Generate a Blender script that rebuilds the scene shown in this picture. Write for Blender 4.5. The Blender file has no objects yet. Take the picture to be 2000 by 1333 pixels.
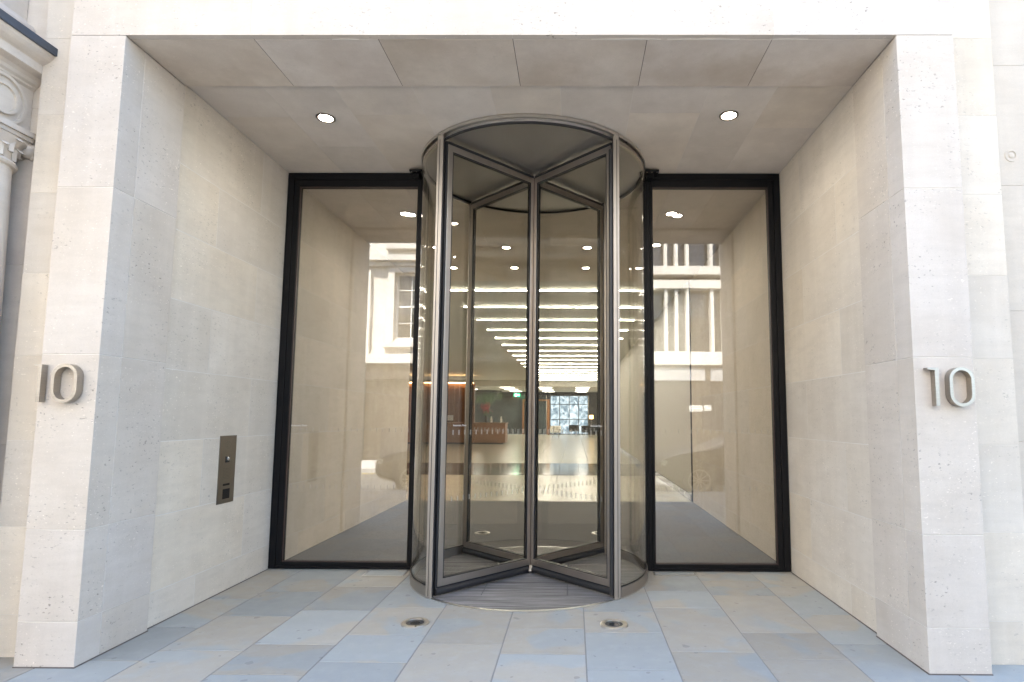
import bpy, bmesh, math, random
from mathutils import Vector, Matrix
R = math.radians
random.seed(7)
S = bpy.context.scene
COL = S.collection
PI = math.pi

# ------------------------------------------------------------------ materials
class NT:
    def __init__(s, name):
        m = bpy.data.materials.new(name); m.use_nodes = True
        s.m = m; s.t = m.node_tree; s.n = s.t.nodes; s.l = s.t.links
        s.b = s.n['Principled BSDF']; s.out = s.n['Material Output']
    def add(s, typ, **kw):
        n = s.n.new(typ)
        for k, v in kw.items():
            if k.startswith('i_'):
                key = k[2:]
                key = int(key) if key.isdigit() else key.replace('_', ' ')
                n.inputs[key].default_value = v
            else: setattr(n, k, v)
        return n
    def link(s, a, b): s.l.new(a, b)
    def pos(s, scale=(1, 1, 1)):
        g = s.add('ShaderNodeNewGeometry')
        mp = s.add('ShaderNodeMapping'); mp.inputs['Scale'].default_value = scale
        s.link(g.outputs['Position'], mp.inputs['Vector']); return mp
    def mix(s, fac, a, b, mode='MIX'):
        n = s.add('ShaderNodeMix', data_type='RGBA', blend_type=mode)
        for sock, v in ((n.inputs[0], fac), (n.inputs[6], a), (n.inputs[7], b)):
            if isinstance(v, (int, float)): sock.default_value = v
            elif isinstance(v, tuple): sock.default_value = (*v, 1)
            else: s.link(v, sock)
        return n.outputs[2]
    def ramp(s, val, p0, p1, c0=0., c1=1.):
        n = s.add('ShaderNodeMapRange', i_1=p0, i_2=p1, i_3=c0, i_4=c1); s.link(val, n.inputs[0]); return n.outputs[0]
    def math(s, op, a, b=0.5, c=None):
        n = s.add('ShaderNodeMath', operation=op)
        for i, v in enumerate((a, b, c)):
            if v is None: continue
            if isinstance(v, (int, float)): n.inputs[i].default_value = v
            else: s.link(v, n.inputs[i])
        return n.outputs[0]
    def bump(s, h, strength=.3, dist=.01):
        n = s.add('ShaderNodeBump', i_Strength=strength, i_Distance=dist); s.link(h, n.inputs['Height'])
        s.link(n.outputs[0], s.b.inputs['Normal']); return n

def setp(b, col=None, rough=None, metal=None, spec=None):
    if col: b.inputs['Base Color'].default_value = (*col, 1)
    if rough is not None: b.inputs['Roughness'].default_value = rough
    if metal is not None: b.inputs['Metallic'].default_value = metal
    if spec is not None: b.inputs['Specular IOR Level'].default_value = spec

def m_stone(name, col, col2, pits=1.0, vary=.12, stain=None, rough=.75):
    k = NT(name); setp(k.b, rough=rough, spec=.25)
    at = k.add('ShaderNodeAttribute', attribute_name='tint')
    sep = k.add('ShaderNodeSeparateColor'); k.link(at.outputs['Color'], sep.inputs[0])
    g = k.add('ShaderNodeNewGeometry')
    off = k.add('ShaderNodeCombineXYZ')
    o = k.math('MULTIPLY', sep.outputs[2], 37.0)
    for i in range(3): k.link(o, off.inputs[i])
    add = k.add('ShaderNodeVectorMath', operation='ADD')
    k.link(g.outputs['Position'], add.inputs[0]); k.link(off.outputs[0], add.inputs[1])
    P = add.outputs[0]
    def noise(scale, det=4, rg=.55, sc=(1, 1, 1)):
        mp = k.add('ShaderNodeMapping'); mp.inputs['Scale'].default_value = sc
        k.link(P, mp.inputs[0])
        n = k.add('ShaderNodeTexNoise', i_Scale=scale, i_Detail=det, i_Roughness=rg)
        k.link(mp.outputs[0], n.inputs['Vector']); return n.outputs['Fac']
    n1 = noise(2.2, 5, .6)
    base = k.mix(k.ramp(n1, .35, .68), col, col2)
    # each block a little lighter or darker, warmer or greyer
    br = k.ramp(sep.outputs[0], 0, 1, 1 - vary, 1 + vary * .55)
    bc = k.add('ShaderNodeCombineColor')
    for i in range(3): k.link(br, bc.inputs[i])
    base = k.mix(1.0, base, bc.outputs[0], 'MULTIPLY')
    warm = k.mix(sep.outputs[1], (.985, .995, 1.02), (1.02, 1.0, .96))
    base = k.mix(1.0, base, warm, 'MULTIPLY')
    # bedding lines and fine grain
    n2 = noise(7, 4, .6, (.5, .5, 2.4))
    base = k.mix(k.ramp(n2, .42, .72, 0, .3), base, tuple(c * .78 for c in col2))
    stk = noise(2.2, 4, .6, (3.2, 3.2, .16))
    base = k.mix(k.ramp(stk, .5, .72, 0, .22), base, tuple(min(1, c * 1.12) for c in col))
    base = k.mix(k.ramp(stk, .48, .3, 0, .16), base, tuple(c * .82 for c in col2))
    n3 = noise(120, 2, .6)
    base = k.mix(k.ramp(n3, .3, .7, 0, .16), base, tuple(c * .7 for c in col2))
    h = n3
    if pits > 0:
        dens = k.ramp(noise(3.0, 3), .44, .64)
        pit = noise(34, 3, .6, (1, 1, 2.0))
        pm = k.math('MULTIPLY', k.ramp(pit, .625, .67), dens)
        pm = k.math('MULTIPLY', pm, pits)
        base = k.mix(k.math('MULTIPLY', pm, .55), base, tuple(c * .42 for c in col2))
        shell = noise(52, 2, .5, (1, 1, 1.8))
        sm = k.math('MULTIPLY', k.ramp(shell, .66, .70), k.ramp(noise(2.3, 2), .4, .62))
        base = k.mix(k.math('MULTIPLY', sm, min(1, .6 * pits)), base, tuple(min(1, c * 1.28) for c in col))
        h = k.math('SUBTRACT', k.math('MULTIPLY', n3, .18), pm)
    if stain:
        st = noise(.9, 6, .6)
        base = k.mix(k.ramp(st, .46, .62, 0, stain[1]), base, stain[0])
    k.link(base, k.b.inputs['Base Color'])
    k.bump(h, .35, .004)
    return k.m

def m_paving():
    k = NT('york_stone'); setp(k.b, rough=.62, spec=.3)
    at = k.add('ShaderNodeAttribute', attribute_name='tint')
    sep = k.add('ShaderNodeSeparateColor'); k.link(at.outputs['Color'], sep.inputs[0])
    g = k.add('ShaderNodeNewGeometry'); off = k.add('ShaderNodeCombineXYZ')
    k.link(k.math('MULTIPLY', sep.outputs[2], 51.0), off.inputs[0]); k.link(k.math('MULTIPLY', sep.outputs[1], 23.0), off.inputs[1])
    add = k.add('ShaderNodeVectorMath', operation='ADD'); k.link(g.outputs['Position'], add.inputs[0]); k.link(off.outputs[0], add.inputs[1])
    def noise(scale, det=4, rg=.5, sc=(1, 1, 1), dist=0.):
        mp = k.add('ShaderNodeMapping'); mp.inputs['Scale'].default_value = sc; k.link(add.outputs[0], mp.inputs[0])
        n = k.add('ShaderNodeTexNoise', i_Scale=scale, i_Detail=det, i_Roughness=rg, i_Distortion=dist)
        k.link(mp.outputs[0], n.inputs['Vector']); return n.outputs['Fac']
    cl = noise(1.5, 3, .45, (1, 1, 1), .3)
    shift = k.math('ADD', cl, k.ramp(sep.outputs[0], 0, 1, -.09, .09))
    base = k.mix(k.ramp(shift, .48, .525), (.322, .338, .322), (.37, .338, .275))
    base = k.mix(k.ramp(noise(3.5, 5, .6), .35, .7, 0, .32), base, (.30, .315, .32))
    base = k.mix(k.ramp(noise(9, 6, .7), .5, .75, 0, .30), base, (.43, .44, .43))
    sp = k.ramp(noise(22, 3, .6, (1, 1.6, 1)), .66, .72)
    base = k.mix(k.math('MULTIPLY', sp, .35), base, (.17, .18, .18))
    br = k.ramp(sep.outputs[1], 0, 1, .84, 1.10); bc = k.add('ShaderNodeCombineColor')
    for i in range(3): k.link(br, bc.inputs[i])
    base = k.mix(1.0, base, bc.outputs[0], 'MULTIPLY')
    gum = k.ramp(noise(13, 1, .3), .74, .75)
    base = k.mix(k.math('MULTIPLY', gum, .45), base, (.16, .16, .155))
    scr = k.ramp(noise(6, 5, .75, (6, 1, 1)), .66, .72); base = k.mix(k.math('MULTIPLY', scr, .3), base, (.5, .5, .48))
    k.link(base, k.b.inputs['Base Color'])
    k.link(k.ramp(noise(5, 4), .3, .7, .5, .75), k.b.inputs['Roughness'])
    k.bump(k.math('ADD', noise(14, 6, .65), k.math('MULTIPLY', noise(2, 2), 2.0)), .25, .004)
    return k.m

def m_plain(name, col, rough=.6, metal=0., spec=.5, vary=.08, scale=8., bump=0., sc=(1, 1, 1)):
    k = NT(name); setp(k.b, rough=rough, metal=metal, spec=spec)
    mp = k.pos(sc); n = k.add('ShaderNodeTexNoise', i_Scale=scale, i_Detail=5, i_Roughness=.6); k.link(mp.outputs[0], n.inputs['Vector'])
    c = k.mix(k.ramp(n.outputs['Fac'], .3, .7), tuple(x * (1 - vary) for x in col), tuple(min(1, x * (1 + vary)) for x in col))
    k.link(c, k.b.inputs['Base Color'])
    if rough > .05: k.link(k.ramp(n.outputs['Fac'], .3, .7, rough * .88, rough * 1.12), k.b.inputs['Roughness'])
    if bump: k.bump(n.outputs['Fac'], bump, .003)
    return k.m

def m_brushed(name, col, rough, sc=(60, 60, .8), vary=.1):
    k = NT(name); setp(k.b, rough=rough, metal=1.)
    mp = k.pos(sc); n = k.add('ShaderNodeTexNoise', i_Scale=4, i_Detail=3); k.link(mp.outputs[0], n.inputs['Vector'])
    c = k.mix(k.ramp(n.outputs['Fac'], .3, .7), tuple(x * (1 - vary) for x in col), tuple(min(1, x * (1 + vary)) for x in col))
    k.link(c, k.b.inputs['Base Color']); k.link(k.ramp(n.outputs['Fac'], .3, .7, rough * .8, rough * 1.2), k.b.inputs['Roughness'])
    return k.m

def m_glass(name, tint, f0=.06, wave=0.):
    k = NT(name); k.n.remove(k.b)
    tr = k.add('ShaderNodeBsdfTransparent'); tr.inputs[0].default_value = (*tint, 1)
    gl = k.add('ShaderNodeBsdfGlossy', i_Roughness=0.0); gl.inputs[0].default_value = (.97, .98, 1, 1)
    lw = k.add('ShaderNodeLayerWeight', i_Blend=.5)
    f = k.math('POWER', lw.outputs['Facing'], 5.0); fr = k.math('MULTIPLY_ADD', f, 1 - f0, f0)
    mx = k.add('ShaderNodeMixShader'); k.link(fr, mx.inputs[0]); k.link(tr.outputs[0], mx.inputs[1]); k.link(gl.outputs[0], mx.inputs[2])
    if wave:
        mp = k.pos((1, 1, .6)); n = k.add('ShaderNodeTexNoise', i_Scale=1.6, i_Detail=1.5); k.link(mp.outputs[0], n.inputs['Vector'])
        b = k.add('ShaderNodeBump', i_Strength=1.0, i_Distance=wave); k.link(n.outputs['Fac'], b.inputs['Height']); k.link(b.outputs[0], gl.inputs['Normal'])
    k.link(mx.outputs[0], k.out.inputs[0]); return k.m

def m_emit(name, col, st):
    k = NT(name); k.n.remove(k.b)
    e = k.add('ShaderNodeEmission', i_Strength=st); e.inputs[0].default_value = (*col, 1); k.link(e.outputs[0], k.out.inputs[0]); return k.m

def m_ribs():
    k = NT('ribbed_mat'); setp(k.b, rough=.6, metal=.15)
    g = k.add('ShaderNodeNewGeometry'); sx = k.add('ShaderNodeSeparateXYZ'); k.link(g.outputs['Position'], sx.inputs[0])
    w = k.math('PINGPONG', sx.outputs[1], .015); r = k.ramp(w, .004, .009)
    mp = k.pos((.7, 34, 1)); n = k.add('ShaderNodeTexNoise', i_Scale=2.2, i_Detail=5, i_Roughness=.7); k.link(mp.outputs[0], n.inputs['Vector'])
    a = k.mix(k.ramp(n.outputs['Fac'], .42, .62), (.2, .19, .185), (.62, .60, .59))
    # the mat is laid in sections: narrow dark lines between them
    c = k.mix(r, a, (.055, .052, .05)); k.link(c, k.b.inputs['Base Color']); k.bump(k.math('SUBTRACT', 1.0, r), .8, .004)
    return k.m

def m_wood(name, a, b):
    k = NT(name); setp(k.b, rough=.4)
    mp = k.pos((1, 1, 10)); n = k.add('ShaderNodeTexNoise', i_Scale=1.4, i_Detail=6, i_Roughness=.6, i_Distortion=.6); k.link(mp.outputs[0], n.inputs['Vector'])
    k.link(k.mix(k.ramp(n.outputs['Fac'], .3, .7), a, b), k.b.inputs['Base Color']); return k.m

def m_marble():
    k = NT('cream_marble'); setp(k.b, rough=.22, spec=.35)
    g = k.add('ShaderNodeNewGeometry'); sx = k.add('ShaderNodeSeparateXYZ'); k.link(g.outputs['Position'], sx.inputs[0])
    mp = k.pos(); n = k.add('ShaderNodeTexNoise', i_Scale=2.5, i_Detail=8, i_Roughness=.65); k.link(mp.outputs[0], n.inputs['Vector'])
    c = k.mix(k.ramp(n.outputs['Fac'], .3, .7), (.46, .43, .36), (.54, .51, .43))
    br = k.add('ShaderNodeTexBrick', offset=.0, i_Scale=1.0); br.inputs['Mortar Size'].default_value = .004
    br.inputs['Brick Width'].default_value = .9; br.inputs['Row Height'].default_value = .9
    br.inputs['Color1'].default_value = (1, 1, 1, 1); br.inputs['Color2'].default_value = (.93, .93, .93, 1); br.inputs['Mortar'].default_value = (.5, .5, .5, 1)
    k.link(mp.outputs[0], br.inputs['Vector'])
    c = k.mix(1.0, c, br.outputs['Color'], 'MULTIPLY'); k.link(c, k.b.inputs['Base Color']); return k.m

M = {}
M['pier'] = m_stone('shelly_limestone', (.63, .568, .495), (.57, .503, .425), 1.5, .05)
M['wall'] = m_stone('smooth_limestone', (.70, .635, .54), (.63, .56, .465), 1.0, .07)
M['soffit'] = m_stone('weathered_limestone', (.69, .62, .54), (.59, .51, .43), .25, .07, ((.42, .345, .26), .62))
M['ceiling'] = m_stone('ceiling_limestone', (.70, .635, .56), (.65, .58, .505), .2, .05, ((.40, .35, .29), .25))
M['old'] = m_stone('old_portland_stone', (.70, .635, .55), (.63, .56, .475), .35, .06, ((.36, .30, .28), .35))
M['right'] = m_stone('pale_portland_stone', (.60, .54, .455), (.56, .495, .41), .3, .05)
M['mortar'] = m_plain('pale_mortar', (.66, .62, .56), .9)
M['grout'] = m_plain('grey_grout', (.24, .235, .22), .9)
M['dark_joint'] = m_plain('dark_joint', (.12, .10, .085), .9)
M['pave'] = m_paving()
M['steel'] = m_brushed('bronze_grey_steel', (.46, .415, .37), .36, (30, 30, .5), .035)
M['steel_light'] = m_brushed('satin_steel', (.66, .63, .59), .28, (30, 30, .5), .03)
M['rim_metal'] = m_plain('satin_rim', (.62, .60, .56), .3, metal=1., vary=.03)
M['post'] = m_brushed('post_steel', (.42, .385, .345), .46, (30, 30, .5), .03)
M['canopy'] = m_brushed('dark_brushed_canopy', (.37, .355, .34), .5, (3, 90, 3))
M['rubber'] = m_plain('black_rubber', (.018, .018, .02), .38)
M['black'] = m_plain('black_powder_coat', (.006, .006, .007), .5, spec=.2, vary=.2, scale=30)
M['glass'] = m_glass('clear_pane', (.885, .88, .855), .10, .0006)
M['bronze_glass'] = m_glass('tinted_curved_glass', (.89, .885, .86), .055, .0005)
M['mat'] = m_ribs()
M['carpet'] = m_plain('grey_carpet', (.155, .155, .16), .95, spec=.1, vary=.28, scale=60, bump=.5)
M['marble'] = m_marble()
M['grey_stone'] = m_plain('grey_floor_band', (.2, .195, .18), .1)
M['cream'] = m_plain('cream_wall', (.55, .52, .46), .55, vary=.03)
M['white'] = m_plain('white_paint', (.72, .71, .67), .6, vary=.03)
M['lobby_ceiling'] = m_plain('lobby_ceiling_plaster', (.56, .55, .50), .7, vary=.03)
M['wood'] = m_wood('orange_timber', (.27, .125, .06), (.36, .18, .085))
M['wood_dark'] = m_wood('brown_timber', (.17, .085, .045), (.25, .13, .07))
M['dark'] = m_plain('dark_lining', (.03, .032, .036), .4)
M['road'] = m_plain('asphalt', (.085, .085, .085), .85, vary=.3, scale=40, bump=.4)
M['kerb'] = m_plain('granite_kerb', (.3, .3, .3), .75, vary=.15, scale=60)
M['lead'] = m_plain('lead_flashing', (.07, .085, .11), .45, metal=.3, vary=.25)
M['lamp'] = m_emit('lamp_glow', (1, .92, .80), 14)
M['strip'] = m_emit('strip_glow', (1, .95, .86), 15)
M['round'] = m_emit('pendant_glow', (1, .94, .84), 4.5)
M['led'] = m_emit('warm_led', (1, .62, .28), 6)
M['shade'] = m_emit('lit_lampshade', (1, .62, .22), 2.2)
M['exit'] = m_emit('exit_green', (.03, .62, .25), 1.6)
M['exit_w'] = m_emit('exit_white', (.9, 1, .93), 2.0)
M['leaf'] = m_plain('ivy_leaf', (.05, .13, .035), .5, vary=.4, scale=6)
M['red'] = m_plain('red_petal', (.42, .04, .06), .5, vary=.3)
M['facade'] = m_stone('opposite_limestone', (.62, .59, .53), (.56, .52, .46), .3, .05)
M['shop'] = m_plain('dark_shopfront', (.035, .03, .028), .4)
M['wglass'] = m_plain('window_glass_dark', (.02, .022, .024), .04, spec=.8)
M['navy'] = m_plain('navy_car_paint', (.012, .015, .028), .18, vary=.05)
M['lettering'] = m_plain('white_vinyl', (.8, .8, .78), .6, vary=.02)
M['frost'] = m_plain('frosted_mark', (.55, .54, .50), .6, vary=.05)
M['number'] = m_brushed('brushed_number_steel', (.41, .38, .34), .36, (4, 4, 60))
M['panel'] = m_brushed('dark_bronze_plate', (.23, .205, .175), .38, (60, 60, 2), .08)

# ------------------------------------------------------------------ mesh helpers
class MB:
    def __init__(s): s.v = []; s.f = []; s.t = []; s.ct = None
    def tint(s, a=None):
        s.ct = a if a else (random.random(), random.random(), random.random()); return s
    def face(s, idx): s.f.append(idx); s.t.append(s.ct or (.5, .5, .5))
    def box(s, x0, y0, z0, x1, y1, z1):
        if x0 > x1: x0, x1 = x1, x0
        if y0 > y1: y0, y1 = y1, y0
        if z0 > z1: z0, z1 = z1, z0
        b = len(s.v)
        s.v += [(x, y, z) for z in (z0, z1) for y in (y0, y1) for x in (x0, x1)]
        for q in ((0, 2, 3, 1), (4, 5, 7, 6), (0, 1, 5, 4), (2, 6, 7, 3), (0, 4, 6, 2), (1, 3, 7, 5)): s.face([b + i for i in q])
        return s
    def obox(s, c, a, la, lb, z0, z1):
        """box centred at c (x,y), long axis along angle a, half sizes la, lb"""
        b = len(s.v); u = (math.cos(a), math.sin(a)); w = (-u[1], u[0])
        for z in (z0, z1):
            for j in (-lb, lb):
                for i in (-la, la): s.v.append((c[0] + u[0] * i + w[0] * j, c[1] + u[1] * i + w[1] * j, z))
        for q in ((0, 2, 3, 1), (4, 5, 7, 6), (0, 1, 5, 4), (2, 6, 7, 3), (0, 4, 6, 2), (1, 3, 7, 5)): s.face([b + i for i in q])
        return s
    def prism(s, poly, fn, d0, d1):
        """poly 2D counter-clockwise, fn(u,v,d)->xyz"""
        b = len(s.v); n = len(poly)
        s.v += [fn(u, v, d0) for u, v in poly] + [fn(u, v, d1) for u, v in poly]
        s.face([b + i for i in range(n)][::-1]); s.face([b + n + i for i in range(n)])
        for i in range(n):
            j = (i + 1) % n; s.face([b + i, b + j, b + n + j, b + n + i])
        return s
    def ringprism(s, outer, inner, fn, d0, d1):
        b = len(s.v); n = len(outer)
        for d in (d0, d1):
            for P in (outer, inner): s.v += [fn(u, v, d) for u, v in P]
        for i in range(n):
            j = (i + 1) % n
            o0, i0, o1, i1 = b, b + n, b + 2 * n, b + 3 * n
            s.face([o0 + i, o0 + j, o1 + j, o1 + i]); s.face([i0 + j, i0 + i, i1 + i, i1 + j])
            s.face([o1 + i, o1 + j, i1 + j, i1 + i]); s.face([o0 + j, o0 + i, i0 + i, i0 + j])
        return s
    def sector(s, c, r0, r1, a0, a1, z0, z1, n=48):
        """annular sector; angles from -Y towards +X"""
        full = abs(abs(a1 - a0) - 2 * PI) < 1e-6
        b = len(s.v); k = n if full else n + 1
        for i in range(k):
            a = a0 + (a1 - a0) * i / n; x, y = math.sin(a), -math.cos(a)
            s.v += [(c[0] + r0 * x, c[1] + r0 * y, z0), (c[0] + r1 * x, c[1] + r1 * y, z0), (c[0] + r1 * x, c[1] + r1 * y, z1), (c[0] + r0 * x, c[1] + r0 * y, z1)]
        for i in range(n):
            p = b + 4 * i; q = b + 4 * ((i + 1) % k)
            for e in range(4):
                g = (e + 1) % 4; s.face([p + e, p + g, q + g, q + e])
        if not full:
            s.face([b, b + 3, b + 2, b + 1]); e = b + 4 * (k - 1); s.face([e, e + 1, e + 2, e + 3])
        return s
    def lathe(s, c, prof, n=32, a0=0, a1=2 * PI):
        """prof: (r,z) list"""
        b = len(s.v); m = len(prof)
        for i in range(n):
            a = a0 + (a1 - a0) * i / n
            for r, z in prof: s.v.append((c[0] + r * math.cos(a), c[1] + r * math.sin(a), c[2] + z))
        for i in range(n):
            for j in range(m - 1):
                p = b + i * m + j; q = b + ((i + 1) % n) * m + j; s.face([p, q, q + 1, p + 1])
        s.face([b + i * m for i in range(n)][::-1]); s.face([b + i * m + m - 1 for i in range(n)])
        return s
    def cyl(s, c, r, z0, z1, n=24): return s.lathe((c[0], c[1], 0), [(r, z0), (r, z1)], n)
    def ball(s, c, r, n=10, sq=(1, 1, 1)):
        b = len(s.v); m = n // 2 + 1
        for i in range(n):
            a = 2 * PI * i / n
            for j in range(m):
                t = -PI / 2 + PI * j / (m - 1)
                t = max(-1.5, min(1.5, t))
                s.v.append((c[0] + r * sq[0] * math.cos(t) * math.cos(a), c[1] + r * sq[1] * math.cos(t) * math.sin(a), c[2] + r * sq[2] * math.sin(t)))
        for i in range(n):
            for j in range(m - 1):
                p = b + i * m + j; q = b + ((i + 1) % n) * m + j; s.face([p, q, q + 1, p + 1])
        return s
    def tube(s, p0, p1, r, n=10):
        a = Vector(p0); c = Vector(p1); d = (c - a).normalized(); u = d.orthogonal().normalized(); w = d.cross(u); b = len(s.v)
        for P in (a, c):
            for i in range(n):
                t = 2 * PI * i / n; s.v.append(tuple(P + (u * math.cos(t) + w * math.sin(t)) * r))
        for i in range(n):
            j = (i + 1) % n; s.face([b + i, b + j, b + n + j, b + n + i])
        s.face([b + i for i in range(n)][::-1]); s.face([b + n + i for i in range(n)]); return s
    def build(s, name, mat, parent=None, smooth=False, bevel=0., loc=None):
        me = bpy.data.meshes.new(name)
        vs = s.v
        if loc: vs = [(x - loc[0], y - loc[1], z - loc[2]) for x, y, z in vs]
        me.from_pydata(vs, [], s.f); me.update()
        if isinstance(mat, (list, tuple)):
            for x in mat: me.materials.append(x)
        else: me.materials.append(mat)
        if any(t != (.5, .5, .5) for t in s.t):
            ca = me.color_attributes.new('tint', 'FLOAT_COLOR', 'CORNER')
            for p in me.polygons:
                t = s.t[p.index]
                for li in p.loop_indices: ca.data[li].color = (*t, 1)
        bm = bmesh.new(); bm.from_mesh(me); bmesh.ops.recalc_face_normals(bm, faces=bm.faces); bm.to_mesh(me); bm.free()
        if smooth:
            me.polygons.foreach_set('use_smooth', [True] * len(me.polygons)); me.set_sharp_from_angle(angle=R(35))
        o = bpy.data.objects.new(name, me); COL.objects.link(o)
        if parent is not None:
            o.parent = parent
            if not loc: o.location = -wloc(parent)
            else: o.location = Vector(loc) - wloc(parent)
        elif loc: o.location = loc
        if bevel:
            md = o.modifiers.new('edge', 'BEVEL'); md.width = bevel; md.segments = 2; md.limit_method = 'ANGLE'
        return o

def wloc(o):
    v = Vector((0, 0, 0))
    while o is not None: v = v + Vector(o.location); o = o.parent
    return v
def tag(o, label, cat, group=None, kind=None):
    o['label'] = label; o['category'] = cat
    if group: o['group'] = group
    if kind: o['kind'] = kind
    return o
def thing(name, loc, label, cat, group=None):
    o = bpy.data.objects.new(name, None); COL.objects.link(o); o.location = loc; o.empty_display_size = .1
    return tag(o, label, cat, group)
def struct(name, mb, mat, **kw):
    o = mb.build(name, mat, **kw); o['kind'] = 'structure'; return o
def children(o): return [c for c in bpy.data.objects if c.parent == o]
def copy_tree(o, parent=None):
    c = o.copy(); COL.objects.link(c)
    if parent is not None: c.parent = parent
    for ch in children(o): copy_tree(ch, c)
    return c
def lamp(name, typ, loc, energy, parent=None, col=(1, .91, .80), size=.1, rot=(0, 0, 0), **kw):
    l = bpy.data.lights.new(name, typ); l.energy = energy; l.color = col
    if typ == 'AREA': l.shape = kw.get('shape', 'DISK'); l.size = size; l.size_y = kw.get('size_y', size)
    else: l.shadow_soft_size = size
    if typ == 'AREA' and 'spread' in kw: l.spread = kw['spread']
    o = bpy.data.objects.new(name, l); COL.objects.link(o); o.rotation_euler = rot
    if parent is not None: o.parent = parent; o.location = Vector(loc) - wloc(parent)
    else: o.location = loc
    return o

# ------------------------------------------------------------------ dimensions (metres, origin under the drum)
XL, XR = -2.574, 2.534       # side walls inside the recess
RL, RR = -2.544, 2.504       # reveals of the front piers
PL, PR = -2.906, 2.872       # outer edges of the piers
YF, YS = -2.293, -1.700      # pier front, back of pier
HC, HS = 4.018, 3.982        # ceiling, soffit
G = .002                     # half joint
YV = 4.62                    # end of the vestibule
DC = (0.0, -.127)            # drum centre
COURSE = [0, .24, .775, 1.305, 1.835, 2.36, 2.885, 3.398, HC]
PCOURSE = [0, .262, .80, 1.870, 2.948, HS]

# ------------------------------------------------------------------ the office building
bld = thing('office_building', (0, YF, 0), 'pale limestone office building front with deep square entrance recess and plain piers', 'building')

def pier(x0, x1, rev):
    mb = MB()
    for z0, z1 in zip(PCOURSE[:-1], PCOURSE[1:]):
        mb.tint((.35 + .5 * random.random(), random.random() * .8, random.random()))
        mb.box(x0, YF, z0 + G, x1, -2.112 - G, z1 - G)
        mb.tint()
        mb.box(x0, -2.112 + G, z0 + G, x1, YS, z1 - G)
    o = mb.build('pier', M['pier'], bld, bevel=.0025)
    MB().box(x0 + .003, YF + .003, .001, x1 - .003, YS - .003, HS - .001).build('mortar_joint', M['mortar'], o)
    return o
pier(PL, RL, 0); pier(RR, PR, 1)

def side_wall(x, sgn, y0, y1, name, joints_a, joints_b):
    """x: face plane, sgn: +1 when the wall is on the +X side"""
    mb = MB()
    for i, (z0, z1) in enumerate(zip(COURSE[:-1], COURSE[1:])):
        js = joints_a if i % 2 == 0 else joints_b
        ys = [y0] + [j for j in js if y0 + .05 < j < y1 - .05] + [y1]
        for a, b in zip(ys[:-1], ys[1:]):
            mb.tint(); mb.box(x, a + .0028, z0 + .003, x + sgn * .05, b - .0028, z1 - .003)
    o = mb.build(name, M['wall'], bld, bevel=.0012)
    MB().box(x + sgn * .0008, y0 + .001, 0, x + sgn * .048, y1 - .001, HC - .001).build('mortar_joint', M['mortar'], o)
JA = [-1.165, .55, 1.85, 3.15]; JB = [-.525, 1.2, 2.5, 3.8]
side_wall(XL, -1, YS + .002, -.052, 'recess_wall', JA, JB); side_wall(XR, 1, YS + .002, -.052, 'recess_wall', [-1.275] + JA[1:], [-.56] + JB[1:])
side_wall(XL, -1, .052, YV, 'vestibule_wall', JA, JB); side_wall(XR, 1, .052, YV, 'vestibule_wall', JA, JB)
for x0, x1, ya, yb in ((XL, XL + .007, YS, -.052), (XR - .007, XR, YS, -.052), (RL, RL + .007, YF - .007, YS), (RR - .007, RR, YF - .007, YS), (PL, RL, YF - .007, YF), (RR, PR, YF - .007, YF)):
    MB().box(x0, ya, -.002, x1, yb, .005).build('base_sealant', M['dark_joint'], bld)
# soffit ring slabs with the open dark joint behind the fascia
mb = MB()
xs = [RL, -1.72, -.893, 0, .889, 1.715, RR]
for a, b in zip(xs[:-1], xs[1:]):
    mb.tint(); mb.box(a + G, -2.247, HS, b - G, YS, HS + .06)
so = mb.build('soffit', M['soffit'], bld, bevel=.002)
MB().box(RL, -2.252, HS + .0025, RR, YS - .001, HS + .05).build('dark_joint', M['dark_joint'], so)
for x0, x1, w_ in ((.52, .98, .006), (1.02, 1.5, .003), (-1.2, -1.02, .004), (1.7, 1.95, .003)):
    n = 24; fz = lambda u, v, d: (u, v, d)
    top = [(x0 + (x1 - x0) * i / n, -2.2495 + w_ * math.sin(PI * i / n) + .001) for i in range(n + 1)]
    bot = [(x, -4.499 - y) for x, y in top][::-1]
    MB().prism(bot[::-1] + top[::-1], fz, HS - .0015, HS + .004).build('sealant', M['mortar'], so)
# recess ceiling
mb = MB()
cx = [XL, -2.0, -1.45, -.845, -.245, .30, .867, 1.455, 1.965, XR]
for i, (a, b) in enumerate(zip(cx[:-1], cx[1:])):
    cut = [-1.18, -.64, -1.22, -.70, -1.1, -.5, -1.25, -.64, -1.0][i]
    for p, q in ((YS, cut), (cut, -.052)):
        mb.tint(); mb.box(a + G * .7, p + G * .7, HC, b - G * .7, q - G * .7, HC + .05)
ce = mb.build('recess_ceiling', M['ceiling'], bld)
MB().box(XL, YS, HC + .0012, XR, -.053, HC + .045).build('mortar_joint', M['mortar'], ce)
# fascia above the opening
mb = MB()
zc = [HS, 5.07, 6.14, 7.25]
for r, (z0, z1) in enumerate(zip(zc[:-1], zc[1:])):
    xx = [PL, -1.72, -.0, 1.715, PR] if r % 2 == 0 else [PL, -2.3, -.9, .889, 2.3, PR]
    for a, b in zip(xx[:-1], xx[1:]):
        mb.tint((.4 + .4 * random.random(), random.random() * .8, random.random())); mb.box(a + G * .6, YF, z0 + G * .6, b - G * .6, YF + .043, z1 - G * .6)
fa = mb.build('fascia', M['pier'], bld, bevel=.001)
MB().box(PL + .003, YF + .0018, HS + .003, PR - .003, YF + .04, 7.24).build('mortar_joint', M['mortar'], fa)
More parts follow.
